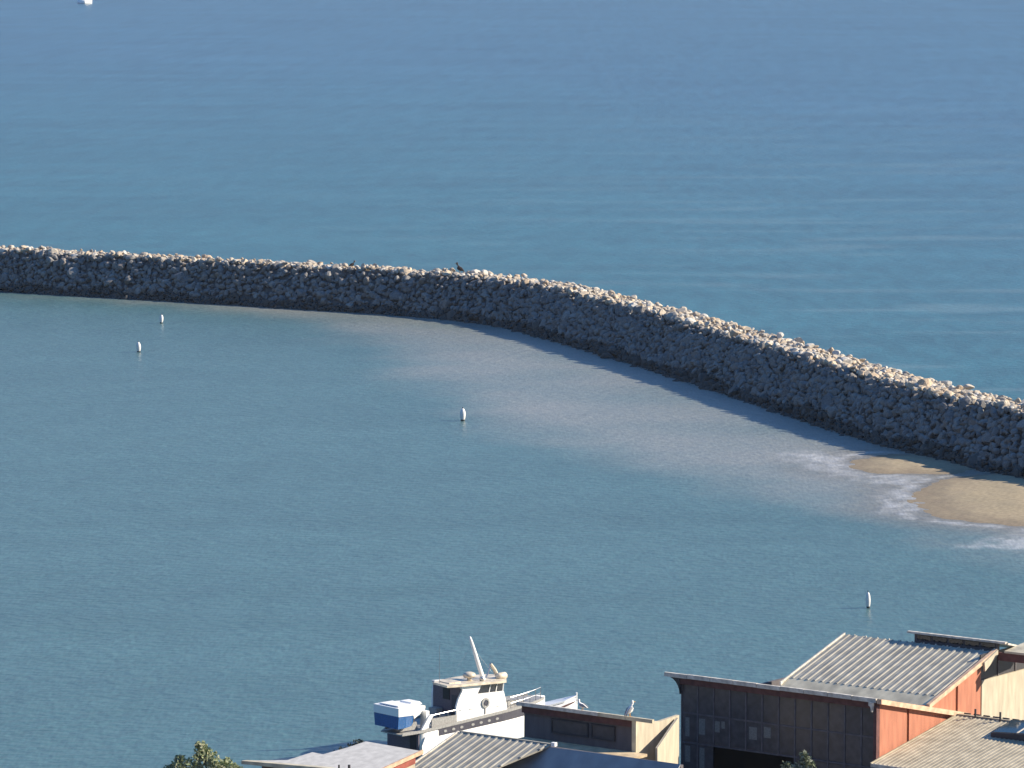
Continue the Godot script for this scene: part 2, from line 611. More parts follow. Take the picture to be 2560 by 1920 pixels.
func build_breakwater() -> void:
	var root := thing("breakwater", "long curved breakwater of piled pale boulders between the sea and the harbour", "breakwater", Vector3(0, 0, -480))
	var off := Vector3(0, 0, 480)
	# even steps along the waterline of the harbour side
	var line := []
	var left := 0.0
	for k in wl_path.size() - 1:
		var a := wl_path[k]
		var b := wl_path[k + 1]
		var d := a.distance_to(b)
		while left < d:
			line.append([a.lerp(b, left / d), (b - a).normalized()])
			left += 0.6
		left -= d
	for k in line.size():                                 # smooth the direction
		var m := Vector2.ZERO
		for j in range(maxi(0, k - 6), mini(line.size(), k + 7)):
			m += line[j][1]
		line[k].append(m.normalized())
	var section := [Vector2(-2.0, -1.4), Vector2(0, 0), Vector2(4.6, 4.9), Vector2(9.4, 4.5), Vector2(14.6, 0), Vector2(17, -1.2)]
	var st := begin()
	var rings := []
	for k in range(0, line.size(), 5):
		var ring := []
		var back := Vector2(line[k][2].y, -line[k][2].x)
		for p in section:
			var g: Vector2 = line[k][0] + back * (p.x + (0.22 if p.x < 7 else -0.3))
			ring.append(Vector3(g.x, p.y - 0.26, g.y) + off)
		rings.append(ring)
	loft(st, rings)
	obj("rubble_core", done(st), M.core, root)
	# rocks over the whole section
	var shapes := []
	for k in 6:
		shapes.append(rock_mesh(100 + k))
	var along := [-0.8, -0.4, -0.05, 0.3, 0.65, 1.0, 1.35, 1.7, 2.05, 2.4, 2.75, 3.1, 3.45, 3.8, 4.2, 4.65, 5.1, 5.6, 6.1, 6.6, 7.1, 7.6, 8.1, 8.6, 9.1, 9.6, 10.2, 10.9, 11.7, 12.6, 13.6, 14.6]
	var rocks := []
	var lump := FastNoiseLite.new()
	lump.seed = 15
	lump.frequency = 0.09
	for k in line.size():
		var back := Vector2(line[k][2].y, -line[k][2].x)
		for q0 in along:
			var q: float = q0 + rng.randf_range(-0.25, 0.25)
			var h := 0.0
			for i in section.size() - 1:
				if q >= section[i].x and q <= section[i + 1].x:
					h = lerpf(section[i].y, section[i + 1].y, (q - section[i].x) / (section[i + 1].x - section[i].x))
			var g: Vector2 = line[k][0] + back * q + line[k][2] * rng.randf_range(-0.35, 0.35)
			var size := 0.26 + 0.3 * pow(rng.randf(), 1.8)
			if rng.randf() < 0.05:
				size *= 1.7
			h += rng.randf_range(-0.2, 0.06) + 0.28 * clampf(h / 4.0, 0, 1) * lump.get_noise_2d(g.x, g.y) + 0.16 * lump.get_noise_2d(g.x * 4.0, g.y * 4.0)
			if q > 4.7 and q < 9.8:
				size *= rng.randf_range(0.8, 1.1)
				if rng.randf() < 0.12:
					h += rng.randf_range(0.1, 0.4)
			var basis := Basis(Vector3(rng.randfn(), rng.randfn(), rng.randfn()).normalized(), rng.randf() * TAU)
			if q > 4.6 and q < 9.9:                              # laid blocks: flat side up
				basis = Basis.from_scale(Vector3(1, 0.75, 1)) * basis
			basis = basis * Basis.from_scale(Vector3(rng.randf_range(0.8, 1.3), rng.randf_range(0.65, 0.95), rng.randf_range(0.8, 1.15)) * size)
			var tone := rng.randi() % 6
			rocks.append([Vector3(g.x, h, g.y), basis, tone, q, size])
	# those that lie largest in view, by their distance from the bluff, are boulders of their own
	var near := []
	for k in rocks.size():
		var p: Vector3 = rocks[k][0]
		if rocks[k][3] > -0.5 and rocks[k][3] < 9.5 and p.x < -p.z * 0.1125 and p.y > 0.3:
			near.append([rocks[k][4] / (p - Vector3(0, 52, 0)).length(), k])
	near.sort_custom(func(a, b): return a[0] > b[0])
	var own := {}
	for k in mini(300, near.size()):
		own[near[k][1]] = true
	var mm := MultiMesh.new()
	mm.transform_format = MultiMesh.TRANSFORM_3D
	mm.use_colors = true
	mm.mesh = shapes[0]
	mm.instance_count = rocks.size() - own.size()
	var at := 0
	for k in rocks.size():
		var r: Array = rocks[k]
		var wet: bool = r[0].y < 0.85 + 0.25 * sin(r[0].x * 0.7)
		if own.has(k):
			var o := obj("boulder", shapes[k % 6], M.wet_stone if wet else (M.lit_stones if r[3] > 4.5 and r[3] < 10.0 else M.stones)[r[2]], root)
			o.transform = Transform3D(r[1], r[0] + off)
		else:
			mm.set_instance_transform(at, Transform3D(r[1], r[0] + off))
			var c: Color = M.wet_stone.albedo_color if wet else (M.lit_stones if r[3] > 4.5 and r[3] < 10.0 else M.stones)[r[2]].albedo_color
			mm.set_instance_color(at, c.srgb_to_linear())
			at += 1
	var mi := MultiMeshInstance3D.new()
	mi.name = "boulder_mass"
	mi.multimesh = mm
	mi.material_override = M.stone_mass
	mi.set_meta("kind", "stuff")
	root.add_child(mi, true)

# ---------------------------------------------------------------- roofs
func ribbed_roof(root: Node3D, m: Material, u0: float, u1: float, w_lo: float, h_lo: float, w_hi: float, h_hi: float, pitch: float, rib_w: float, rib_h: float, cut = null) -> void:
	# sheet from (w_lo, h_lo) up to (w_hi, h_hi), ribs running up the slope; cut(u) gives the lowest w of a rib
	var st := begin()
	extrude(st, [G(u0, h_lo, w_lo), G(u1, h_lo, w_lo), G(u1, h_hi, w_hi), G(u0, h_hi, w_hi)], Vector3(0, -0.1, 0))
	if cut == null:
		obj("roof_sheet", done(st), m, root)
	var slope := (h_hi - h_lo) / (w_hi - w_lo)
	var u := u0 + pitch * 0.5
	while u < u1 - rib_w * 0.4:
		var lo := w_lo
		if cut != null:
			lo = maxf(lo, cut.call(u))
		if lo < w_hi - 0.1:
			var hl := h_lo + slope * (lo - w_lo) + 0.003
			var hh := h_hi + 0.003
			var t := rib_w * 0.5
			var b := rib_w * 0.28
			var rst := begin()
			hexa(rst, [G(u - t, hl, lo), G(u - b, hl + rib_h, lo), G(u + b, hl + rib_h, lo), G(u + t, hl, lo), G(u - t, hh, w_hi), G(u - b, hh + rib_h, w_hi), G(u + b, hh + rib_h, w_hi), G(u + t, hh, w_hi)])
			obj("roof_rib", done(rst), m, root)
		u += pitch

func slab(root: Node3D, called: String, m: Material, pts: Array, thick: float) -> MeshInstance3D:
	var o := []
	for p in pts:
		o.append(G(p[0], p[1], p[2]))
	return obj(called, extrude_mesh(o, Vector3(0, -thick, 0)), m, root)

# ---------------------------------------------------------------- main building: dark front, orange end wall, ribbed roof with clerestory
func build_main_building() -> void:
	var root := building("main_building", "large building with orange end wall, dark glazed front and grey ribbed roof", -6.5, 2.0, 0.4)
	# dark front
	var st := begin()
	box(st, G(-13.0, 2.0, 0.75), G(-11.1, 7.5, 0.45))
	box(st, G(-11.1, 4.0, 0.75), G(-5.3, 7.5, 0.45))
	box(st, G(-5.3, 2.0, 0.75), G(0.0, 7.5, 0.45))
	box(st, G(-13.0, 2.0, 11.0), G(-12.8, 6.2, 0.76))
	obj("front_wall", done(st), M.dark_board, root)
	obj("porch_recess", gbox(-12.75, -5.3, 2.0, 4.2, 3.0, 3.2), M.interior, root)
	# glazed front: bays of panes between thin mullions
	var u := -13.0
	var bay := 1.083
	for i in 12:
		var x0 := -13.0 + bay * i
		var open := x0 > -11.2 and x0 < -5.5
		for row in [[2.05, 3.92], [4.1, 5.62], [5.72, 7.26]]:
			if row[0] < 4.0 and open:
				continue
			var pane: MeshInstance3D = obj("pane", gbox(x0 + 0.05, x0 + bay - 0.05, row[0], row[1], 0.40, 0.447), M.front_panes[rng.randi() % 3], root)
			for w in [[-12.62, 0.28, 4.35, 5.42], [-11.72, 0.44, 4.55, 5.45], [-10.62, 0.34, 4.8, 5.42], [-10.2, 0.24, 5.05, 5.45], [-8.2, 0.52, 4.66, 5.36], [-7.25, 0.46, 4.86, 5.46], [-12.6, 0.34, 2.9, 3.82], [-11.62, 0.34, 2.3, 3.8]]:
				if w[0] > x0 and w[0] < x0 + bay and w[2] > row[0] and w[3] < row[1]:
					var l: float = maxf(w[0] - w[1] / 2.0, x0 + 0.06)
					obj("blind", gbox(l, minf(l + w[1], x0 + bay - 0.06), w[2], w[3], 0.392, 0.398), M.curtain, pane)
		obj("mullion", gbox(x0 - 0.045, x0 + 0.045, 4.02 if open and x0 > -11.0 else 2.0, 7.3, 0.36, 0.448), M.dark_batten, root)
	for h in [4.0, 5.67]:
		obj("transom_bar", gbox(-12.95, -0.05, h - 0.045, h + 0.045, 0.372, 0.446), M.dark_batten, root)
	obj("fascia_board", gbox(-13.0, 0.0, 7.3, 7.68, 0.2, 0.44), M.red_brown, root)
	# eave: thin pale metal edge, in joined lengths
	u = -13.9
	while u < 0.1:
		var v := minf(u + 1.56, 0.2)
		var lift := rng.randf_range(-0.012, 0.012)
		obj("edge_flashing", gbox(u, v - 0.03, 7.7 + lift, 7.93 + lift, -0.08, 0.1), M.fascia, root)
		u += 1.56
	# roof that falls away from the eave to the valley
	slab(root, "rear_slope", M.grey_roof, [[-13.9, 7.9, 0.1], [0.18, 7.9, 0.1], [0.18, 6.72, 5.25], [-13.9, 6.72, 5.25]], 0.12)
	obj("rear_fascia", gbox(-13.9, -9.7, 6.4, 6.7, 5.26, 5.36), M.fascia, root)
	# curved bracket under the prow
	var br := []
	for i in 7:
		var a := PI / 2 * i / 6.0
		br.append(G(-13.9 + 0.9 * sin(a), 7.68 - 0.95 * (1.0 - cos(a)), 0.15))
	br.append(G(-13.0, 7.68, 0.15))
	obj("eave_bracket", extrude_mesh(br, Vector3(0, 0, -0.6)), M.dark_frame, root)
	# orange end wall in three panels between recessed joints
	var top := func(w: float) -> float:
		return lerpf(7.62, 6.66, (w - 0.2) / 4.95) if w < 5.15 else lerpf(6.80, 8.52, (w - 5.15) / 5.6)
	for seg in [[0.2, 2.95], [3.2, 8.02], [8.28, 10.72]]:
		var o := [G(0.2, 2.0, seg[0]), G(0.2, top.call(seg[0]), seg[0])]
		if seg[0] < 5.15 and seg[1] > 5.15:
			o.append(G(0.2, top.call(5.15), 5.15))
		o.append(G(0.2, top.call(seg[1]), seg[1]))
		o.append(G(0.2, 2.0, seg[1]))
		obj("wall_panel", extrude_mesh(o, Vector3(-0.2, 0, 0)), M.orange, root)
	for j in [[2.95, 3.2], [8.02, 8.28]]:
		obj("wall_joint", extrude_mesh([G(0.12, 2.0, j[0] + 0.003), G(0.12, top.call(j[0]) - 0.05, j[0] + 0.003), G(0.12, top.call(j[0]) - 0.05, j[1] - 0.003), G(0.12, 2.0, j[1] - 0.003)], Vector3(-0.1, 0, 0)), M.orange_joint, root)
	obj("shaded_wall_end", gbox(-0.003, 0.197, 2.0, 7.5, -0.12, 0.19), M.red_brown, root)  # end of the orange wall, its shade put into a darker red-brown
	# sloping beam along the foot of the roofs, and the raking edge above
	obj("rake_beam", extrude_mesh([G(0.21, 7.93, -0.1), G(0.21, 5.86, 9.0), G(0.21, 5.58, 9.0), G(0.21, 7.66, -0.1)], Vector3(0.28, 0, 0)), M.peach, root)
	obj("rake_trim", extrude_mesh([G(0.21, 6.92, 4.95), G(0.21, 9.06, 12.1), G(0.21, 8.80, 12.1), G(0.21, 6.68, 4.95)], Vector3(0.22, 0, 0)), M.peach, root)
	obj("verge_board", extrude_mesh([G(0.44, 8.5, 10.55), G(0.44, 9.02, 12.0), G(0.44, 8.72, 12.0), G(0.44, 7.98, 10.62)], Vector3(0.1, 0, 0)), M.cream_wall, root)
	# ribbed slope up to the clerestory
	ribbed_roof(root, M.grey_roof, -9.6, 0.2, 5.3, 6.97, 11.9, 8.89, 0.49, 0.2, 0.042, func(_u): return 6.05)
	slab(root, "roof_sheet", M.grey_roof, [[-9.62, 7.19, 6.05], [0.2, 7.19, 6.05], [0.2, 8.89, 11.9], [-9.62, 8.89, 11.9]], 0.1)
	slab(root, "valley_flashing", M.cream_metal, [[-9.62, 6.7, 4.9], [0.19, 6.7, 4.9], [0.19, 7.188, 6.048], [-9.62, 7.188, 6.048]], 0.08)
	obj("roof_edge", extrude_mesh([G(-9.63, 7.06, 5.3), G(-9.63, 9.0, 11.95), G(-9.63, 8.78, 11.95), G(-9.63, 6.84, 5.3)], Vector3(-0.08, 0, 0)), M.fascia, root)
	obj("gable_wall", extrude_mesh([G(-9.5, 2.0, 3.3), G(-9.5, 7.0, 3.3), G(-9.5, 6.55, 5.3), G(-9.5, 8.7, 11.8), G(-9.5, 2.0, 11.8)], Vector3(-0.12, 0, 0)), M.orange, root)
	obj("clerestory_wall", gbox(-5.3, 0.2, 8.6, 9.28, 12.5, 12.7), M.dark_board, root)
	for i in 5:
		obj("clerestory_pane", gbox(-5.1 + i * 1.06, -4.2 + i * 1.06, 8.98, 9.24, 12.46, 12.495), M.glass, root)
	slab(root, "clerestory_roof", M.fascia, [[-5.62, 9.4, 12.45], [0.9, 9.38, 12.45], [0.9, 8.45, 16.3], [-5.62, 8.47, 16.3]], 0.1)
	u = -5.66
	while u < 0.8:
		obj("clerestory_flashing", gbox(u, minf(u + 1.6, 0.92), 9.33, 9.44, 12.25, 12.5), M.fascia, root)
		u += 1.63
	# cream wall, then dark panes that paint in the shade of the overhanging roof
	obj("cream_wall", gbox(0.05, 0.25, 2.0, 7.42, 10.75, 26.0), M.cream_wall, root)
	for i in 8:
		obj("shade_band_pane", gbox(0.06, 0.14, 7.43, 8.85, 10.78 + i * 1.9, 12.58 + i * 1.9), M.dark_frame, root)
		obj("shade_band_post", gbox(0.05, 0.2, 7.43, 8.86, 12.59 + i * 1.9, 12.67 + i * 1.9), M.dark_batten, root)
	slab(root, "overhang_roof", M.cream_metal, [[0.92, 8.99, 12.02], [2.45, 8.99, 12.02], [2.45, 9.36, 16.0], [0.92, 9.36, 16.0]], 0.12)
	obj("overhang_fascia", gbox(0.46, 2.45, 8.4, 8.86, 12.1, 12.24), M.red_brown, root)
	obj("rain_head", extrude_mesh([G(-0.22, 7.72, -0.1), G(0.02, 7.72, -0.1), G(0.02, 7.2, -0.1), G(-0.06, 7.2, -0.1), G(-0.1, 7.48, -0.1), G(-0.22, 7.56, -0.1)], Vector3(0, 0, 0.2)), M.fascia, root)
	for i in 12:
		obj("ridge_stud", gbox(-9.0 + i * 0.78, -8.94 + i * 0.78, 8.88, 8.96, 11.86, 11.93), M.fascia, root)

# ---------------------------------------------------------------- low building in front of the orange wall, tan roof with skylight
func build_low_building() -> void:
	var root := building("low_building", "low building with tan ribbed roof and a skylight below the orange wall", 6.5, 2.0, -0.4)
	ribbed_roof(root, M.tan_roof, 0.5, 14.0, -1.0, 4.55, 7.77, 5.92, 0.28, 0.14, 0.022)
	obj("front_wall", gbox(0.8, 13.8, 2.0, 4.5, -0.5, -0.3), M.dark_board, root)
	obj("eave_fascia", gbox(0.45, 14.0, 4.36, 4.56, -1.08, -1.003), M.fascia, root)
	obj("side_wall", extrude_mesh([G(0.75, 2.0, -0.29), G(0.75, 4.5, -0.29), G(0.75, 5.75, 7.7), G(0.75, 2.0, 7.7)], Vector3(0.15, 0, 0)), M.orange, root)
	obj("rake_trim", extrude_mesh([G(0.42, 4.6, -1.08), G(0.42, 5.98, 7.8), G(0.42, 5.8, 7.8), G(0.42, 4.42, -1.08)], Vector3(0.075, 0, 0)), M.tan_roof, root)
	obj("ridge_cap", gbox(0.5, 14.0, 5.93, 6.0, 7.7, 7.95), M.tan_roof, root)
	obj("rear_wall", gbox(0.8, 13.8, 2.0, 5.8, 7.78, 7.9), M.dark_board, root)
	var u := 0.8
	while u < 13.5:
		obj("ridge_closure", gbox(u, u + 0.42, 5.94, 6.06, 7.96, 8.02), M.dark_frame, root)
		u += 0.62
	for x in [1.75, 3.35]:
		var st := begin()
		tube(st, [G(x, 5.9, 7.6), G(x, 6.42, 7.6)], [0.06, 0.06], 8)
		obj("vent_pipe", done(st), M.dark_frame, root)
	# skylight: dark curb, sloped glass
	var curb := begin()
	hexa(curb, [G(4.25, 5.3, 5.1), G(7.4, 5.3, 5.1), G(7.4, 5.95, 5.1), G(4.25, 5.75, 5.1), G(4.25, 5.7, 7.3), G(7.4, 5.7, 7.3), G(7.4, 6.34, 7.3), G(4.25, 6.14, 7.3)])
	var sk := obj("skylight", done(curb), M.dark_frame, root)
	obj("skylight_pane", extrude_mesh([G(4.35, 5.765, 5.2), G(5.8, 5.858, 5.2), G(5.8, 6.22, 7.2), G(4.35, 6.13, 7.2)], Vector3(0, 0.04, 0)), M.sky_glass, sk)
	obj("skylight_pane", extrude_mesh([G(5.9, 5.864, 5.2), G(7.3, 5.954, 5.2), G(7.3, 6.316, 7.2), G(5.9, 6.226, 7.2)], Vector3(0, 0.04, 0)), M.sky_glass, sk)
	obj("glazing_bar", extrude_mesh([G(5.82, 5.87, 5.18), G(5.89, 5.874, 5.18), G(5.89, 6.236, 7.22), G(5.82, 6.232, 7.22)], Vector3(0, 0.06, 0)), M.fascia, sk)

# ---------------------------------------------------------------- building with beige end wall beside the boat
func build_upper_building() -> void:
	var root := building("boathouse", "building with thin pale roof edge and beige end wall right of the boat", -14.0, 2.0, -8.4)
	obj("front_wall", gbox(-17.6, -10.0, 2.0, 6.7, -8.2, -8.0), M.dark_board, root)
	obj("fascia_board", gbox(-17.6, -10.0, 6.45, 6.82, -8.42, -8.21), M.red_brown, root)
	for p in [[-15.7, -13.2], [-13.0, -11.4]]:
		var fr := begin()
		box(fr, G(p[0], 5.5, -8.21), G(p[0] + 0.08, 6.3, -8.3))
		box(fr, G(p[1] - 0.08, 5.5, -8.21), G(p[1], 6.3, -8.3))
		box(fr, G(p[0] + 0.08, 6.22, -8.21), G(p[1] - 0.08, 6.3, -8.3))
		box(fr, G(p[0] + 0.08, 5.5, -8.21), G(p[1] - 0.08, 5.58, -8.3))
		var win := obj("window", done(fr), M.dark_frame, root)
		obj("pane", gbox(p[0] + 0.08, p[1] - 0.08, 5.58, 6.22, -8.25, -8.215), M.front_panes[1], win)
	obj("roof_slab", extrude_mesh([G(-17.8, 7.02, -8.5), G(-9.9, 7.02, -8.5), G(-9.9, 6.02, -4.5), G(-17.8, 6.02, -4.5)], Vector3(0, -0.12, 0)), M.grey_roof, root)
	var u := -17.8
	while u < -8.7:
		var v := minf(u + 1.85, -8.6)
		obj("edge_flashing", gbox(u, v - 0.02, 6.86, 7.06, -8.68, -8.51), M.cream_metal if u > -13.5 else M.fascia, root)
		u += 1.85
	obj("end_wall", extrude_mesh([G(-10.0, 2.0, -8.44), G(-10.0, 6.84, -8.44), G(-10.0, 6.5, -6.3), G(-10.0, 6.58, -4.46), G(-10.0, 2.0, -4.46)], Vector3(0.2, 0, 0)), M.cream_wall, root)
	obj("corner_post", gbox(-10.06, -9.78, 4.9, 6.84, -8.56, -8.443), M.cream_metal, root)
	# wing wall with a sloping top, standing clear of the end wall
	obj("wing_wall", extrude_mesh([G(-8.75, 3.6, -8.2), G(-8.75, 5.44, -8.2), G(-9.43, 6.2, -5.87), G(-9.72, 6.5, -4.86), G(-9.72, 3.6, -4.86)], Vector3(0.14, 0, 0)), M.cream_wall, root)
	obj("left_wall", gbox(-17.6, -17.4, 2.0, 5.9, -7.99, -5.0), M.dark_board, root)

# ---------------------------------------------------------------- front building: ribbed roof running into a steep roof shaped to lie in shade
func build_front_building() -> void:
	var root := building("front_building", "building at the bottom with grey ribbed roof joining a smooth steep roof pitched into shade", -10.5, 2.0, -15.5)
	var slope := 0.292
	var ridge_w := -13.5
	var ridge_h := 6.05
	var hip := func(u: float) -> float:                    # lowest w of the ribbed slope at u
		return lerpf(-13.5, -16.39, (-11.85 - u) / (13.07 - 11.85)) if u > -13.07 else -17.8
	var lo_w := -17.8
	var lo_h := ridge_h - slope * (ridge_w - lo_w)
	var cut := func(u: float) -> float: return hip.call(u) + 0.05
	slab(root, "roof_sheet", M.grey_roof, [[-18.05, lo_h, lo_w], [-13.66, lo_h, lo_w], [-11.85, ridge_h, ridge_w], [-18.05, ridge_h, ridge_w]], 0.1)
	var hip2 := func(u: float) -> float: return -13.5 - (-11.85 - u) * (4.3 / 1.81)
	ribbed_roof(root, M.grey_roof, -18.0, -11.9, lo_w, lo_h, ridge_w, ridge_h, 0.47, 0.2, 0.042, hip2)
	obj("rake_trim", extrude_mesh([G(-18.06, lo_h + 0.08, lo_w), G(-18.06, ridge_h + 0.08, ridge_w), G(-18.06, ridge_h - 0.14, ridge_w), G(-18.06, lo_h - 0.14, lo_w)], Vector3(-0.08, 0, 0)), M.fascia, root)
	slab(root, "steep_shade_roof", M.steep_shade_roof, [[-17.7, 6.0 - 1.0 * 3.9, -17.4], [-3.4, 6.0 - 1.0 * 3.9, -17.4], [-3.4, 6.0, -13.52], [-17.7, 5.92, -13.6]], 0.1)  # pitched steep so that this face stays in shade
	obj("ridge_cap", gbox(-18.0, -11.8, 6.03, 6.12, -13.52, -13.36), M.grey_roof, root)
	obj("ridge_end", gbox(-11.8, -11.55, 6.0, 6.2, -13.55, -13.33), M.white_paint, root)
	obj("rear_wall", gbox(-18.0, -3.5, 2.0, 5.9, -13.34, -13.1), M.dark_board, root)
	obj("left_wall", extrude_mesh([G(-17.9, 2.0, -17.6), G(-17.9, lo_h - 0.1, -17.6), G(-17.9, 5.85, -13.4), G(-17.9, 2.0, -13.4)], Vector3(0.15, 0, 0)), M.orange, root)
	obj("front_wall", gbox(-17.7, -13.9, 2.0, 4.6, -17.5, -17.3), M.dark_board, root)
	obj("right_wall", extrude_mesh([G(-3.5, 2.0, -17.25), G(-3.5, 2.1, -17.25), G(-3.5, 5.85, -13.45), G(-3.5, 2.0, -13.45)], Vector3(-0.15, 0, 0)), M.cream_wall, root)
	obj("deck", gbox(-17.3, -9.0, 5.0, 5.14, -13.05, -8.6), M.deck, root)

# ---------------------------------------------------------------- low gabled building at the left
func build_gable_building() -> void:
	var root := building("gabled_building", "low building with smooth pale roof and red band under its edge, left of the boat", -19.0, 2.0, -22.0)
	var m := 0.1306
	var rh := func(w: float) -> float: return 6.17 + m * (w + 19.5)
	var pts := []
	for p in [[-16.0, -19.5], [-19.9, -19.25], [-20.13, -20.5], [-20.6, -22.0], [-21.4, -21.93], [-21.75, -23.55], [-23.7, -24.45], [-16.0, -24.9]]:
		pts.append([p[0], rh.call(p[1]), p[1]])
	slab(root, "roof_slab", M.pale_roof, pts, 0.14)
	obj("eave_fascia", extrude_mesh([G(-23.75, 5.56, -24.5), G(-18.6, 5.66, -23.75), G(-16.6, 5.62, -23.9), G(-16.6, 5.42, -23.9), G(-18.6, 5.42, -23.75), G(-23.75, 5.38, -24.5)], Vector3(0.0, 0.03, 0.5)), M.cream_metal, root)
	obj("rake_trim", extrude_mesh([G(-15.98, rh.call(-19.4) + 0.04, -19.4), G(-15.98, rh.call(-24.9) + 0.04, -24.9), G(-15.98, rh.call(-24.9) - 0.17, -24.9), G(-15.98, rh.call(-19.4) - 0.17, -19.4)], Vector3(0.12, 0, 0)), M.peach, root)
	obj("gable_wall", extrude_mesh([G(-16.2, 2.0, -19.7), G(-16.2, rh.call(-19.7) - 0.16, -19.7), G(-16.2, rh.call(-24.7) - 0.16, -24.7), G(-16.2, 2.0, -24.7)], Vector3(-0.2, 0, 0)), M.cream_wall, root)
	obj("gable_band", extrude_mesh([G(-16.19, rh.call(-19.75) - 0.17, -19.75), G(-16.19, rh.call(-24.7) - 0.17, -24.7), G(-16.19, rh.call(-24.7) - 0.62, -24.7), G(-16.19, rh.call(-19.75) - 0.62, -19.75)], Vector3(0.06, 0, 0)), M.gable_red, root)
	obj("gable_window", gbox(-16.19, -16.14, 4.2, 5.0, -22.4, -20.7), M.curtain, root)
	obj("front_wall", gbox(-23.0, -16.4, 2.0, 5.3, -24.2, -24.0), M.dark_board, root)
	obj("rear_wall", gbox(-19.6, -16.4, 2.0, 5.9, -19.9, -19.7), M.dark_board, root)
	var st := begin()
	tube(st, [G(-17.2, 5.4, -24.0), G(-17.2, 5.98, -24.0)], [0.07, 0.07], 8)
	obj("vent_pipe", done(st), M.dark_frame, root)
	st = begin()
	tube(st, [G(-18.05, 5.4, -23.8), G(-18.05, 5.85, -23.8)], [0.05, 0.05], 8)
	obj("vent_pipe", done(st), M.dark_frame, root)

# ---------------------------------------------------------------- boat beside the wharf
const BOAT_AT := Vector3(-5.41, 0, -268)
const BOAT_TURN := 42.0

func B(u: float, h: float, w: float) -> Vector3:         # boat axes: u towards the bow, w across from the side in view
	return Vector3(u, h, -w)

func hull_half(u: float) -> float:
	return 1.5 if u < 6.0 else 1.5 * sqrt(maxf(0.0, 1.0 - pow((u - 6.0) / 5.2, 2.0)))

func boat_band(st: SurfaceTool, us: Array, low: Callable, high: Callable, proud: float, side: float) -> void:
	for k in us.size() - 1:
		var p := []
		for u in [us[k], us[k + 1]]:
			var w: float = 1.5 - side * (hull_half(u) + proud)
			p.append(B(u, low.call(u), w))
			p.append(B(u, high.call(u), w))
			p.append(B(u, low.call(u), w + side * 0.05))
			p.append(B(u, high.call(u), w + side * 0.05))
		hexa(st, [p[0], p[1], p[3], p[2], p[4], p[5], p[7], p[6]])

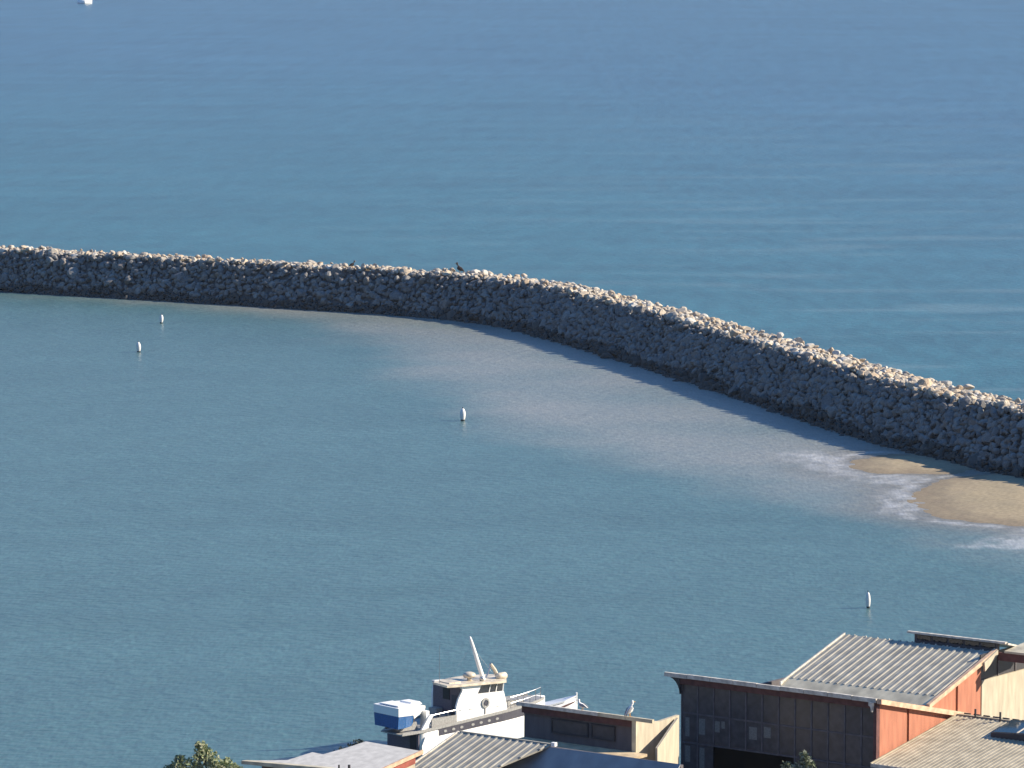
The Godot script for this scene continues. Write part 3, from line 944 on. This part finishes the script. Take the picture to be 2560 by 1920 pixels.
func build_boat() -> void:
	var root := thing("motor_vessel", "white motor vessel with grey deck and tall leaning mast moored behind the roofs", "boat", BOAT_AT, BOAT_TURN)
	var sheer := func(u: float) -> float: return 1.74 + 0.062 * maxf(u, 0.0)
	var rings := []
	for u in [0.0, 0.4, 1.5, 3.0, 4.5, 6.0, 7.2, 8.2, 9.2, 10.1, 10.8, 11.15]:
		var hb := hull_half(u)
		var flare := 0.92 if u > 6.0 else 0.97
		var aft := 0.94 if u < 0.2 else 1.0
		var top: float = sheer.call(u)
		var ring := []
		for q in [[1.0, top], [1.0, 1.1], [flare, 0.35], [0.75 * flare, -0.25], [0.0, -0.5], [-0.75 * flare, -0.25], [-flare, 0.35], [-1.0, 1.1], [-1.0, top]]:
			ring.append(B(u, q[1], 1.5 - hb * q[0] * aft))
		rings.append(ring)
	obj("hull", smooth_loft(rings), M.white_paint, root)
	var us := [1.36, 2.5, 4.0, 5.5, 6.5, 7.3, 8.0, 8.6]
	for side in [1.0, -1.0]:
		var st := begin()
		boat_band(st, us, func(u): return 1.36 + 0.048 * (u - 1.36), func(u): return sheer.call(u) - 0.06, 0.03, side)
		var band := obj("hull_band", done(st), M.boat_dark, root)
		if side > 0.0:
			for u in [1.9, 2.55, 3.2, 4.1, 4.75, 5.4, 6.05]:
				var h: float = 1.5 + 0.055 * (u - 1.36)
				obj("porthole", extrude_mesh(ellipse_ring(B(u, h + 0.06, -0.035), Vector3(0.13, 0, 0), Vector3(0, 0.08, 0), 10), Vector3(0, 0, 0.015)), M.grey_paint, band)
		st = begin()
		boat_band(st, [-1.5 if side > 0.0 else 0.0, 0.01, 1.36, 3.0, 4.5, 6.0, 7.2, 8.2, 9.2, 10.0, 10.6], func(u): return sheer.call(u) - 0.05, func(u): return sheer.call(u) + 0.12, 0.07, side)
		obj("toe_rail", done(st), M.grey_paint, root)
	# deck
	var dk := []
	for u in [-1.5, 0.0, 3.0, 6.0, 7.2, 8.2, 9.2, 10.0, 10.8]:
		dk.append(B(u, 0, 1.5 - hull_half(u)))
	for u in [10.8, 10.0, 9.2, 8.2, 7.2, 6.0, 3.0, 0.0, -1.5]:
		dk.append(B(u, 0, 1.5 + hull_half(u) if u > -1.0 else 1.9))
	var dst := begin()
	for k in dk.size() / 2 - 1:
		var o: Array = [dk[k], dk[k + 1], dk[dk.size() - 2 - k], dk[dk.size() - 1 - k]]
		var lift := func(p: Vector3) -> Vector3: return p + Vector3(0, sheer.call(p.x) + 0.02, 0)
		var low := func(p: Vector3) -> Vector3: return p + Vector3(0, sheer.call(p.x) - 0.05, 0)
		hexa(dst, [lift.call(o[0]), lift.call(o[1]), lift.call(o[2]), lift.call(o[3]), low.call(o[0]), low.call(o[1]), low.call(o[2]), low.call(o[3])])
	obj("deck", done(dst), M.grey_paint, root)
	# transom under the overhanging deck
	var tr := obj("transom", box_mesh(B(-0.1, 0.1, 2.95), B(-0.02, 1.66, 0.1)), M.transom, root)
	obj("transom_door", box_mesh(B(-0.13, 0.6, 0.85), B(-0.1, 1.55, 0.3)), M.black, tr)
	obj("hull_quarter", extrude_mesh([B(0.1, 0.2, 0.0), B(0.05, 0.9, 0.0), B(0.3, 1.4, 0.0), B(0.75, 1.64, 0.0), B(1.35, 1.7, 0.0), B(1.35, 0.2, 0.0)], Vector3(0, 0, 0.06)), M.white_paint, root)
	# bulwark and rail along the side deck
	obj("bulwark", box_mesh(B(0.95, 1.86, 0.16), B(2.92, 2.42, 0.08)), M.grey_paint, root)
	var rail := begin()
	tube(rail, [B(0.9, 2.62, 0.12), B(2.95, 2.72, 0.12)], [0.035, 0.035], 6)
	for u in [0.95, 1.6, 2.25, 2.9]:
		tube(rail, [B(u, 2.4, 0.12), B(u, 2.66, 0.12)], [0.022, 0.022], 6)
	obj("side_rail", done(rail), M.steel, root)
	obj("cargo_locker", box_mesh(B(0.6, 1.86, 0.75), B(0.85, 2.9, 0.2)), M.white_paint, root)
	obj("davit", extrude_mesh([B(0.15, 1.84, 0.1), B(0.55, 1.84, 0.1), B(1.1, 2.62, 0.1), B(0.85, 2.7, 0.1)], Vector3(0, 0, -0.15)), M.white_paint, root)
	# wheelhouse
	var house := [[2.95, 1.9], [2.93, 2.9], [3.1, 3.35], [3.42, 3.83], [3.3, 4.12], [4.95, 4.03], [4.6, 3.48], [6.72, 3.41], [6.86, 2.95], [7.0, 2.35], [7.0, 2.05]]
	var o2 := []
	for p in house:
		o2.append(B(p[0], p[1], 0.12))
	obj("wheelhouse", extrude_mesh(o2, Vector3(0, 0, -0.14)), M.white_paint, root)
	o2 = []
	for p in house:
		o2.append(B(maxf(p[0], 3.3), p[1], 2.7))
	obj("wheelhouse_side", extrude_mesh(o2, Vector3(0, 0, -0.14)), M.white_paint, root)
	obj("wheelhouse_front", extrude_mesh([B(6.72, 3.40, 0.27), B(6.98, 2.35, 0.27), B(6.98, 2.1, 0.27), B(6.6, 2.1, 0.27), B(6.6, 3.40, 0.27)], Vector3(0, 0, -2.42)), M.white_paint, root)
	obj("side_window", extrude_mesh([B(4.66, 3.47, 0.2), B(5.0, 3.97, 0.2), B(6.72, 3.9, 0.2), B(6.66, 3.42, 0.2)], Vector3(0, 0, -0.05)), M.glass, root)
	obj("front_window", extrude_mesh([B(6.62, 3.42, 0.27), B(6.7, 3.88, 0.27), B(6.74, 3.88, 0.27), B(6.68, 3.42, 0.27)], Vector3(0, 0, -2.4)), M.glass, root)
	for q in [[5.55, 3.46, 5.68, 3.94], [6.1, 3.44, 6.22, 3.92]]:
		obj("window_bar", extrude_mesh([B(q[0], q[1], 0.19), B(q[2], q[3], 0.19), B(q[2] + 0.05, q[3], 0.19), B(q[0] + 0.05, q[1], 0.19)], Vector3(0, 0, 0.03)), M.white_paint, root)
	for w in [0.22, 1.48, 2.68]:
		var ps := begin()
		tube(ps, [B(6.7, 3.4, w), B(6.78, 3.95, w)], [0.05, 0.05], 6)
		obj("window_post", done(ps), M.white_paint, root)
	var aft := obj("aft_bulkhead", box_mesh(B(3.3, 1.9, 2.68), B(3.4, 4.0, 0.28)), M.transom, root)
	obj("aft_window", box_mesh(B(3.26, 3.15, 1.75), B(3.298, 3.85, 1.15)), M.black, aft)
	obj("aft_door", box_mesh(B(3.26, 2.0, 0.95), B(3.298, 3.5, 0.45)), M.boat_dark, aft)
	obj("deck_seat", box_mesh(B(2.7, 1.84, 2.4), B(3.2, 2.6, 1.7)), M.grey_paint, root)
	obj("deck_box", box_mesh(B(2.6, 1.84, 1.3), B(3.1, 2.35, 0.8)), M.grey_paint, root)
	# round badge on the side
	var badge := begin()
	for k in 16:
		var a0 := TAU * k / 16
		var a1 := TAU * (k + 1) / 16
		var c := B(5.22, 2.86, 0.1)
		var p := func(a: float, r: float, z: float) -> Vector3: return c + Vector3(cos(a) * r, sin(a) * r, z)
		hexa(badge, [p.call(a0, 0.2, 0.0), p.call(a0, 0.31, 0.0), p.call(a1, 0.31, 0.0), p.call(a1, 0.2, 0.0), p.call(a0, 0.2, 0.05), p.call(a0, 0.31, 0.05), p.call(a1, 0.31, 0.05), p.call(a1, 0.2, 0.05)])
	var bd := obj("badge_ring", done(badge), M.grey_paint, root)
	obj("badge_center", extrude_mesh([B(5.06, 2.78, 0.09), B(5.22, 3.02, 0.09), B(5.4, 2.86, 0.09), B(5.24, 2.68, 0.09)], Vector3(0, 0, 0.03)), M.boat_dark, bd)
	obj("badge_tail", box_mesh(B(5.16, 2.2, 0.12), B(5.24, 2.55, 0.08)), M.grey_paint, bd)
	# roof with fittings
	var rf := []
	for p in [[2.05, -0.03], [2.28, 1.49], [3.8, 2.3], [5.65, 2.75], [7.3, 2.7], [8.1, 2.2], [8.2, 1.55], [6.8, -0.03], [6.2, -0.1], [2.6, -0.1]]:
		rf.append(B(p[0], 4.30 - 0.05 * (p[0] - 2.05), p[1]))
	obj("wheelhouse_roof", extrude_mesh(rf, Vector3(0, -0.13, 0)), M.gel, root)
	obj("roof_hatch", box_mesh(B(2.7, 4.22, 1.4), B(3.6, 4.32, 0.5)), M.gel, root)
	var mst := begin()
	tube(mst, [B(5.85, 4.1, 1.0), B(5.41, 5.2, 1.0), B(4.98, 6.3, 1.0), B(4.82, 6.7, 1.0), B(4.78, 6.84, 1.0)], [0.14, 0.13, 0.11, 0.085, 0.03], 10)
	obj("mast", done(mst), M.white_paint, root)
	mst = begin()
	tube(mst, [B(7.1, 4.0, 1.0), B(6.75, 4.6, 1.0), B(6.42, 5.0, 1.0)], [0.12, 0.12, 0.1], 8)
	obj("strut", done(mst), M.gel, root)
	mst = begin()
	tube(mst, [B(6.42, 4.9, 1.0), B(6.2, 4.4, 1.0), B(6.0, 4.1, 1.0)], [0.05, 0.05, 0.05], 6)
	obj("strut_brace", done(mst), M.steel, root)
	var dome := obj("radar_dome", lathe_mesh([[0.02, -0.16], [0.32, -0.15], [0.4, -0.05], [0.36, 0.08], [0.2, 0.16], [0.02, 0.18]], 18), M.gel, root)
	dome.position = B(4.72, 4.52, 1.0)
	var foot := obj("dome_foot", lathe_mesh([[0.15, -0.35], [0.12, -0.16]], 10), M.gel, root)
	foot.position = B(4.72, 4.52, 1.0)
	obj("search_light", lathe_mesh([[0.02, 0.0], [0.14, 0.02], [0.16, 0.2], [0.1, 0.26], [0.01, 0.26]], 12), M.steel, root).position = B(5.3, 4.15, 0.5)
	obj("raft_canister", smooth_loft([ellipse_ring(B(6.75, 4.2, 0.8), Vector3(0, 0.08, 0), Vector3(0, 0, 0.12)), ellipse_ring(B(6.85, 4.2, 0.8), Vector3(0, 0.21, 0), Vector3(0, 0, 0.25)), ellipse_ring(B(7.55, 4.16, 0.95), Vector3(0, 0.21, 0), Vector3(0, 0, 0.25)), ellipse_ring(B(7.65, 4.16, 0.97), Vector3(0, 0.08, 0), Vector3(0, 0, 0.12))]), M.gel, root)
	var wh := begin()
	tube(wh, [B(2.34, 4.25, 1.0), B(2.36, 6.6, 1.0)], [0.02, 0.01], 6)
	obj("whip_antenna", done(wh), M.steel, root)
	wh = begin()
	tube(wh, [B(3.6, 4.2, 1.6), B(4.95, 6.3, 1.05)], [0.008, 0.006], 5)
	tube(wh, [B(6.9, 4.1, 1.0), B(5.05, 6.1, 1.0)], [0.008, 0.006], 5)
	obj("stay_wire", done(wh), M.steel, root)
	var gr := begin()
	tube(gr, [B(3.2, 2.72, 0.06), B(4.6, 2.66, 0.06)], [0.02, 0.02], 6)
	tube(gr, [B(5.7, 2.62, 0.06), B(6.75, 2.58, 0.06)], [0.02, 0.02], 6)
	obj("grab_rail", done(gr), M.steel, root)
	# bow rail
	var bs := begin()
	var prev := Vector3.ZERO
	for u in [7.3, 7.9, 8.5, 9.1, 9.7, 10.3]:
		var p := B(u, sheer.call(u) + 0.75, 1.5 - hull_half(u) + 0.1)
		tube(bs, [p - Vector3(0, 0.7, 0), p], [0.022, 0.022], 6)
		if prev != Vector3.ZERO:
			tube(bs, [prev, p], [0.025, 0.025], 6)
			tube(bs, [prev - Vector3(0, 0.35, 0), p - Vector3(0, 0.35, 0)], [0.016, 0.016], 6)
		prev = p
	obj("bow_rail", done(bs), M.steel, root)
	obj("fore_cabin", extrude_mesh([B(7.0, 2.1, 0.55), B(7.0, 2.75, 0.55), B(8.6, 2.6, 0.6), B(9.2, 2.25, 0.7)], Vector3(0, 0, -1.9)), M.grey_paint, root)

	# tender carried across the stern
	var t := thing("tender", "small boxy tender, blue below and white above, carried on the vessel's stern", "dinghy", BOAT_AT + Basis(Vector3.UP, deg_to_rad(BOAT_TURN)) * B(-0.3, 1.9, 1.15), BOAT_TURN)
	var T := func(u: float, h: float, w: float) -> Vector3: return B(u, h, w) - B(-0.3, 1.9, 1.15)
	var sec := func(u: float, half: float, lo: float, hi: float, taper: float) -> Array:
		return [T.call(u, hi, 1.15 - half), T.call(u, lo, 1.15 - half * taper), T.call(u, lo, 1.15 + half * taper), T.call(u, hi, 1.15 + half)]
	var lower := begin()
	loft(lower, [sec.call(-1.7, 1.13, 2.1, 2.86, 0.93), sec.call(-1.1, 1.14, 2.12, 2.84, 0.93), sec.call(-0.62, 1.13, 2.18, 2.83, 0.9), sec.call(-0.5, 1.1, 2.3, 2.83, 0.9)])
	obj("blue_hull", done(lower), M.blue_paint, t)
	var upper := begin()
	loft(upper, [sec.call(-1.72, 1.15, 2.863, 3.36, 1.0), sec.call(-0.55, 1.15, 2.835, 3.38, 1.0), sec.call(-0.45, 1.12, 2.6, 3.36, 0.95), sec.call(0.2, 1.0, 2.75, 3.34, 0.8), sec.call(0.75, 0.7, 2.72, 3.2, 0.6), sec.call(1.2, 0.2, 2.8, 2.95, 0.5)])
	obj("white_topsides", done(upper), M.white_paint, t)
	var bowp := begin()
	loft(bowp, [sec.call(-0.44, 1.0, 2.25, 2.6, 0.85), sec.call(0.0, 0.8, 2.3, 2.7, 0.7), sec.call(0.45, 0.45, 2.45, 2.75, 0.5)])
	obj("bow_bottom", done(bowp), M.boat_dark, t)
	obj("cockpit_cover", extrude_mesh([T.call(-1.5, 3.40, 0.3), T.call(-0.5, 3.40, 0.3), T.call(-0.5, 3.40, 2.0), T.call(-1.5, 3.40, 2.0)], Vector3(0, 0.05, 0)), M.white_paint, t)
	obj("console_cover", extrude_mesh([T.call(-0.4, 3.36, 0.5), T.call(-0.3, 3.5, 0.5), T.call(0.35, 3.5, 0.5), T.call(0.55, 3.33, 0.5)], Vector3(0, 0, -1.0)), M.white_paint, t)
	for w in [0.5, 1.8]:
		obj("cradle", extrude_mesh([T.call(-1.2, 1.84, w), T.call(0.2, 1.84, w), T.call(0.1, 2.3, w), T.call(-1.0, 2.2, w)], Vector3(0, 0, -0.12)), M.grey_paint, t)

# ---------------------------------------------------------------- buoys
func build_buoys() -> void:
	var body := lathe_mesh([[0.05, -0.2], [0.12, -0.06], [0.17, 0.1], [0.22, 0.3], [0.245, 0.52], [0.225, 0.74], [0.17, 0.92], [0.1, 1.02], [0.02, 1.07]], 16)
	var band := lathe_mesh([[0.13, -0.03], [0.16, 0.0], [0.19, 0.1], [0.18, 0.12]], 16)  # dark ring painting the shadow at the foot of the float
	var eye := lathe_mesh([[0.035, 1.03], [0.05, 1.09], [0.035, 1.15], [0.01, 1.17]], 8)
	var first := thing("marker_buoy", "white marker buoy at the middle of the harbour, at the edge of the shallows", "buoy", Vector3(-4.76, 0, -440.3), 0.0, "white buoys in the harbour")
	first.scale = Vector3.ONE * 1.15
	obj("float", body, M.buoy_white, first)
	obj("base_shade_band", band, M.buoy_dark, first)
	obj("lifting_eye", eye, M.buoy_dark, first)
	for s in [[Vector3(-41.36, 0, -505.3), 0.95, "white marker buoy at the left, the nearer of the two below the breakwater", 3.0], [Vector3(-41.4, 0, -538.5), 0.85, "small white marker buoy at the left, closest to the breakwater rocks", -4.0], [Vector3(25.6, 0, -325.6), 0.95, "slim white marker buoy at the right, above the grey ribbed roof", 2.0]]:
		var c := first.duplicate()
		c.name = numbered("marker_buoy", self)
		add_child(c, true)
		c.position = s[0]
		c.scale = Vector3.ONE * s[1] * 1.12
		if s[0].x > 0.0:
			c.scale = Vector3(0.72, 1.1, 0.72)
		c.rotation_degrees = Vector3(0, 40, s[3])
		c.set_meta("label", s[2])

# ---------------------------------------------------------------- other boats
func small_hull(length: float, half: float, side: float, rise: float) -> ArrayMesh:
	var rings := []
	for k in 9:
		var f := k / 8.0
		var hb := half * (1.0 - pow(f, 2.6)) + 0.02
		var top := side + rise * f * f * f
		var x := f * length - length / 2.0
		rings.append([Vector3(x, top, hb), Vector3(x, 0.1, hb * 0.85), Vector3(x, -0.35, 0), Vector3(x, 0.1, -hb * 0.85), Vector3(x, top, -hb)])
	return smooth_loft(rings)

func build_small_boats() -> void:
	var far := thing("cabin_boat", "white boat far out at sea, cut off by the top edge", "boat", Vector3(-180.0, 0, -1945), 62.0)
	obj("hull", small_hull(8.5, 1.9, 1.5, 0.6), M.white_paint, far)
	obj("cabin", extrude_mesh([Vector3(-2.2, 1.5, 1.2), Vector3(-2.0, 3.6, 1.2), Vector3(0.6, 3.6, 1.2), Vector3(1.6, 1.6, 1.2)], Vector3(0, 0, -2.4)), M.white_paint, far)
	obj("cabin_window", extrude_mesh([Vector3(-1.8, 2.4, 1.22), Vector3(-1.7, 3.2, 1.22), Vector3(0.5, 3.2, 1.22), Vector3(0.95, 2.4, 1.22)], Vector3(0, 0, -2.44)), M.glass, far)
	# bow of an open boat that shows over the roof edge
	var near := thing("open_boat", "white raised bow of an open boat showing above the thin roof edge", "boat", Vector3(1.75, 0, -283.0), 6.0)
	obj("hull", small_hull(4.7, 0.85, 0.45, 0.68), M.white_paint, near)
	obj("foredeck", extrude_mesh([Vector3(0.3, 0.62, 0.62), Vector3(1.5, 0.86, 0.4), Vector3(2.3, 1.16, 0.05), Vector3(2.3, 1.16, -0.05), Vector3(1.5, 0.86, -0.4), Vector3(0.3, 0.62, -0.62)], Vector3(0, 0.1, 0)), M.white_paint, near)
	obj("hull_shade_strip", extrude_mesh([Vector3(-2.3, 0.3, 0.9), Vector3(0.6, 0.42, 0.8), Vector3(2.2, 0.9, 0.12), Vector3(2.2, 0.82, 0.12), Vector3(0.6, 0.3, 0.8), Vector3(-2.3, 0.2, 0.9)], Vector3(0, 0, 0.04)), M.red_brown, near)  # brown strip painting the shade along the hull side
	var st := begin()
	tube(st, [Vector3(2.28, 0.7, 0), Vector3(2.3, 1.42, 0)], [0.07, 0.06], 8)
	obj("bow_post", done(st), M.white_paint, near)

# ---------------------------------------------------------------- birds
func bird(called: String, label: String, at: Vector3, turn: float, group: String, body_m: Material, wing_m: Material, upright: float, size: float) -> Node3D:
	# upright: how steep the body stands, in radians; the bird looks along +x
	var root := thing(called, label, "bird", at, turn, group)
	var d := Vector3(cos(upright), sin(upright), 0)
	var n := Vector3(-sin(upright), cos(upright), 0)
	var c := Vector3(0, 0.30, 0) * size
	var ring := func(along: float, up: float, half: float, tall: float) -> Array:
		return ellipse_ring(c + (d * along + n * up) * size, n * tall * size, Vector3(0, 0, half) * size, 10)
	var tip := c + (d * 0.2 + n * 0.05) * size
	var head := tip + Vector3(0.03, 0.15, 0) * size
	var rings := [ring.call(-0.34, 0.03, 0.01, 0.008), ring.call(-0.25, 0.02, 0.05, 0.03), ring.call(-0.12, 0.0, 0.1, 0.09), ring.call(0.02, -0.01, 0.12, 0.125), ring.call(0.14, 0.01, 0.1, 0.11),
		ellipse_ring(tip + Vector3(0.0, 0.03, 0) * size, Vector3(0.065, 0, 0) * size, Vector3(0, 0, 0.06) * size, 10)]
	# neck and head turn upright
	rings.append(ellipse_ring(head - Vector3(0.0, 0.06, 0) * size, Vector3(0.05, 0, 0) * size, Vector3(0, 0, 0.048) * size, 10))
	rings.append(ellipse_ring(head, Vector3(0.065, 0, 0) * size, Vector3(0, 0, 0.055) * size, 10))
	rings.append(ellipse_ring(head + Vector3(0.0, 0.05, 0) * size, Vector3(0.045, 0, 0) * size, Vector3(0, 0, 0.04) * size, 10))
	rings.append(ellipse_ring(head + Vector3(0.0, 0.068, 0) * size, Vector3(0.01, 0, 0) * size, Vector3(0, 0, 0.01) * size, 10))
	obj("body", smooth_loft(rings), body_m, root)
	for s in [-1.0, 1.0]:
		var w := []
		for q in [[-0.36, 0.02, 0.015, 0.01], [-0.2, 0.05, 0.05, 0.012], [-0.05, 0.05, 0.085, 0.016], [0.1, 0.03, 0.06, 0.014], [0.15, 0.02, 0.01, 0.005]]:
			w.append(ellipse_ring(c + (d * q[0] + n * q[1]) * size + Vector3(0, 0, s * (0.105 + 0.1 * minf(q[0], 0.0))) * size, n * q[2] * size, Vector3(0, 0, q[3]) * size, 8))
		obj("wing", smooth_loft(w), wing_m, root)
		var leg := begin()
		tube(leg, [c + Vector3(-0.02, -0.08, s * 0.045) * size, Vector3(0.0, 0.0, s * 0.045) * size, Vector3(0.06, 0.0, s * 0.05) * size], [0.013 * size, 0.011 * size, 0.012 * size], 6)
		obj("leg", done(leg), M.beak, root)
		var eye := obj("eye", lathe_mesh([[0.002, -0.01], [0.01, 0.0], [0.002, 0.01]], 6), M.black, root)
		eye.position = head + Vector3(0.03, 0.015, s * 0.047) * size
		eye.scale = Vector3.ONE * size
	var bk := begin()
	tube(bk, [head + Vector3(0.05, 0.0, 0) * size, head + Vector3(0.11, -0.005, 0) * size, head + Vector3(0.15, -0.02, 0) * size], [0.022 * size, 0.016 * size, 0.004 * size], 6)
	obj("beak", done(bk), M.beak, root)
	return root

func build_birds() -> void:
	bird("gull", "white gull standing upright alone on the roof edge left of the beige wall", grid_world(-10.15, 7.06, -8.6), 25, "birds on the roof edge", M.gull_white, M.gull_grey, 0.9, 1.25)
	bird("gull", "pale grey gull crouching on the roof edge just right of the white bow", grid_world(-13.35, 7.0, -8.6), 150, "birds on the roof edge", M.gull_white, M.gull_grey, 0.35, 1.05)
	bird("dark_bird", "dark bird standing on top of the breakwater near its bend", Vector3(-6.3, 4.95, -549.5), 190, "", M.brown_feather, M.brown_feather, 0.7, 2.0)
	bird("dark_bird", "smaller dark bird on the breakwater rocks left of the bend", Vector3(-19.5, 4.9, -558.0), 20, "", M.brown_feather, M.brown_feather, 0.5, 1.4)

# ---------------------------------------------------------------- plants
func foliage(sd: int, clumps: Array, per: int, leaf: float, tones: Array) -> ArrayMesh:
	var r := RandomNumberGenerator.new()
	r.seed = sd
	var st := begin()
	for c in clumps:
		for k in per:
			var d := Vector3(r.randfn(), r.randfn(), r.randfn()).normalized() * pow(r.randf(), 0.45)
			var p: Vector3 = c[0] + d * c[1]
			var x := Vector3(r.randfn(), r.randfn(), r.randfn()).normalized()
			var y := x.cross(Vector3(r.randfn(), r.randfn(), r.randfn()).normalized()).normalized()
			var l := leaf * r.randf_range(0.6, 1.3)
			st.set_color(tones[r.randi() % tones.size()])
			var a := p - x * l
			var b := p + y * l * 0.42
			var e := p + x * l
			var f := p - y * l * 0.42
			for q in [a, b, e, a, e, f]:
				st.add_vertex(q)
	st.generate_normals()
	return st.commit()

func build_plants() -> void:
	var tree := thing("leafy_tree", "olive green tree top at the bottom left in front of the water", "tree", Vector3(-16.1, 2.0, -235.0))
	var trunk := begin()
	tube(trunk, [Vector3(0.2, -0.4, 0), Vector3(0.1, 1.4, 0), Vector3(-0.05, 2.6, 0), Vector3(0, 3.9, 0)], [0.24, 0.19, 0.13, 0.06], 9)
	for b in [[Vector3(0.05, 1.8, 0), Vector3(-0.7, 2.9, 0.3), Vector3(-1.2, 3.7, 0.4)], [Vector3(0.05, 2.0, 0), Vector3(0.8, 2.9, -0.2), Vector3(1.4, 3.5, -0.3)], [Vector3(0, 2.4, 0), Vector3(0.3, 3.6, 0.3), Vector3(0.1, 4.7, 0.2)], [Vector3(0.05, 2.1, 0), Vector3(0.2, 3.0, -0.8), Vector3(0.6, 3.9, -1.0)]]:
		tube(trunk, b, [0.1, 0.06, 0.025], 7)
	obj("trunk", done(trunk), M.bark, tree)
	var cl := []
	var r := RandomNumberGenerator.new()
	r.seed = 77
	for q in [[0.0, 5.05, 0.0, 0.42], [-0.15, 4.6, 0.1, 0.55], [0.45, 4.55, -0.1, 0.5], [-0.95, 4.25, 0.2, 0.55], [-1.35, 3.8, 0.0, 0.55], [-0.5, 3.9, 0.4, 0.75], [0.3, 3.9, 0.3, 0.8], [0.95, 4.05, 0.0, 0.6], [1.35, 3.75, -0.2, 0.6], [1.8, 3.5, 0.1, 0.5], [0.2, 4.1, -0.8, 0.75], [-0.7, 3.5, -0.7, 0.8], [1.0, 3.3, 0.6, 0.8], [-1.5, 3.2, 0.4, 0.7], [0.0, 3.1, 0.9, 0.9], [0.7, 2.9, -0.8, 0.9], [-0.9, 2.8, 0.2, 0.8], [1.6, 2.9, 0.0, 0.7]]:
		cl.append([Vector3(q[0], q[1], q[2]), q[3]])
		for k in 2:
			cl.append([Vector3(q[0], q[1], q[2]) + Vector3(r.randfn(), r.randfn() * 0.7, r.randfn()) * q[3] * 0.6, q[3] * 0.45])
	obj("crown", foliage(31, cl, 150, 0.11, [lin(134, 146, 110), lin(150, 156, 120), lin(120, 134, 102), lin(164, 164, 134), lin(128, 138, 108)]), M.leaf, tree)

	var palm := thing("young_tree", "grey green tip of a young tree in front of the dark wall", "tree", Vector3(15.45, 2.0, -238.5))
	var stem := begin()
	tube(stem, [Vector3(0.1, -0.2, 0), Vector3(0.05, 2.0, 0), Vector3(0, 4.0, 0)], [0.1, 0.07, 0.03], 8)
	tube(stem, [Vector3(0.05, 2.0, 0), Vector3(-0.5, 3.0, 0.1), Vector3(-0.9, 3.5, 0.1)], [0.05, 0.04, 0.02], 7)
	obj("trunk", done(stem), M.bark, palm)
	var pc := []
	for q in [[-0.05, 4.05, 0, 0.22], [0.1, 3.75, 0, 0.33], [0.25, 3.45, 0.1, 0.35], [-0.2, 3.4, 0, 0.35], [-0.9, 3.35, 0.1, 0.4], [-0.5, 3.0, 0.0, 0.5], [0.2, 2.9, 0.1, 0.5], [-0.1, 2.4, 0.2, 0.6]]:
		pc.append([Vector3(q[0], q[1], q[2]), q[3]])
	obj("crown", foliage(32, pc, 130, 0.11, [lin(132, 140, 120), lin(104, 114, 92), lin(150, 156, 140), lin(84, 94, 74)]), M.leaf, palm)
	var k := 0
	for s in [[grid_world(-22.1, 2.0, -18.6), "dark shrub behind the pale roof left of the boat, the left one", 0.86], [grid_world(-20.95, 2.0, -18.6), "dark shrub behind the pale roof left of the boat, nearest the boat", 1.0]]:
		var sh := thing("shrub", s[1], "shrub", s[0], 30.0 * k, "dark shrubs behind the pale roof")
		var sst := begin()
		sh.scale = Vector3.ONE * s[2]
		tube(sst, [Vector3(0, -0.3, 0), Vector3(0.1, 1.6, 0), Vector3(0, 3.4, 0)], [0.09, 0.06, 0.03], 6)
		obj("trunk", done(sst), M.bark, sh)
		var sc := []
		for q in [[0, 3.85, 0, 0.3], [-0.45, 3.6, 0.1, 0.35], [0.4, 3.6, 0, 0.3], [0, 3.1, 0, 0.55], [-0.3, 2.5, 0.2, 0.5], [0.35, 2.4, -0.1, 0.5]]:
			sc.append([Vector3(q[0], q[1], q[2]), q[3]])
		obj("crown", foliage(40 + k, sc, 120, 0.09, [lin(50, 62, 52), lin(64, 74, 60), lin(40, 50, 46)]), M.leaf, sh)
		k += 1
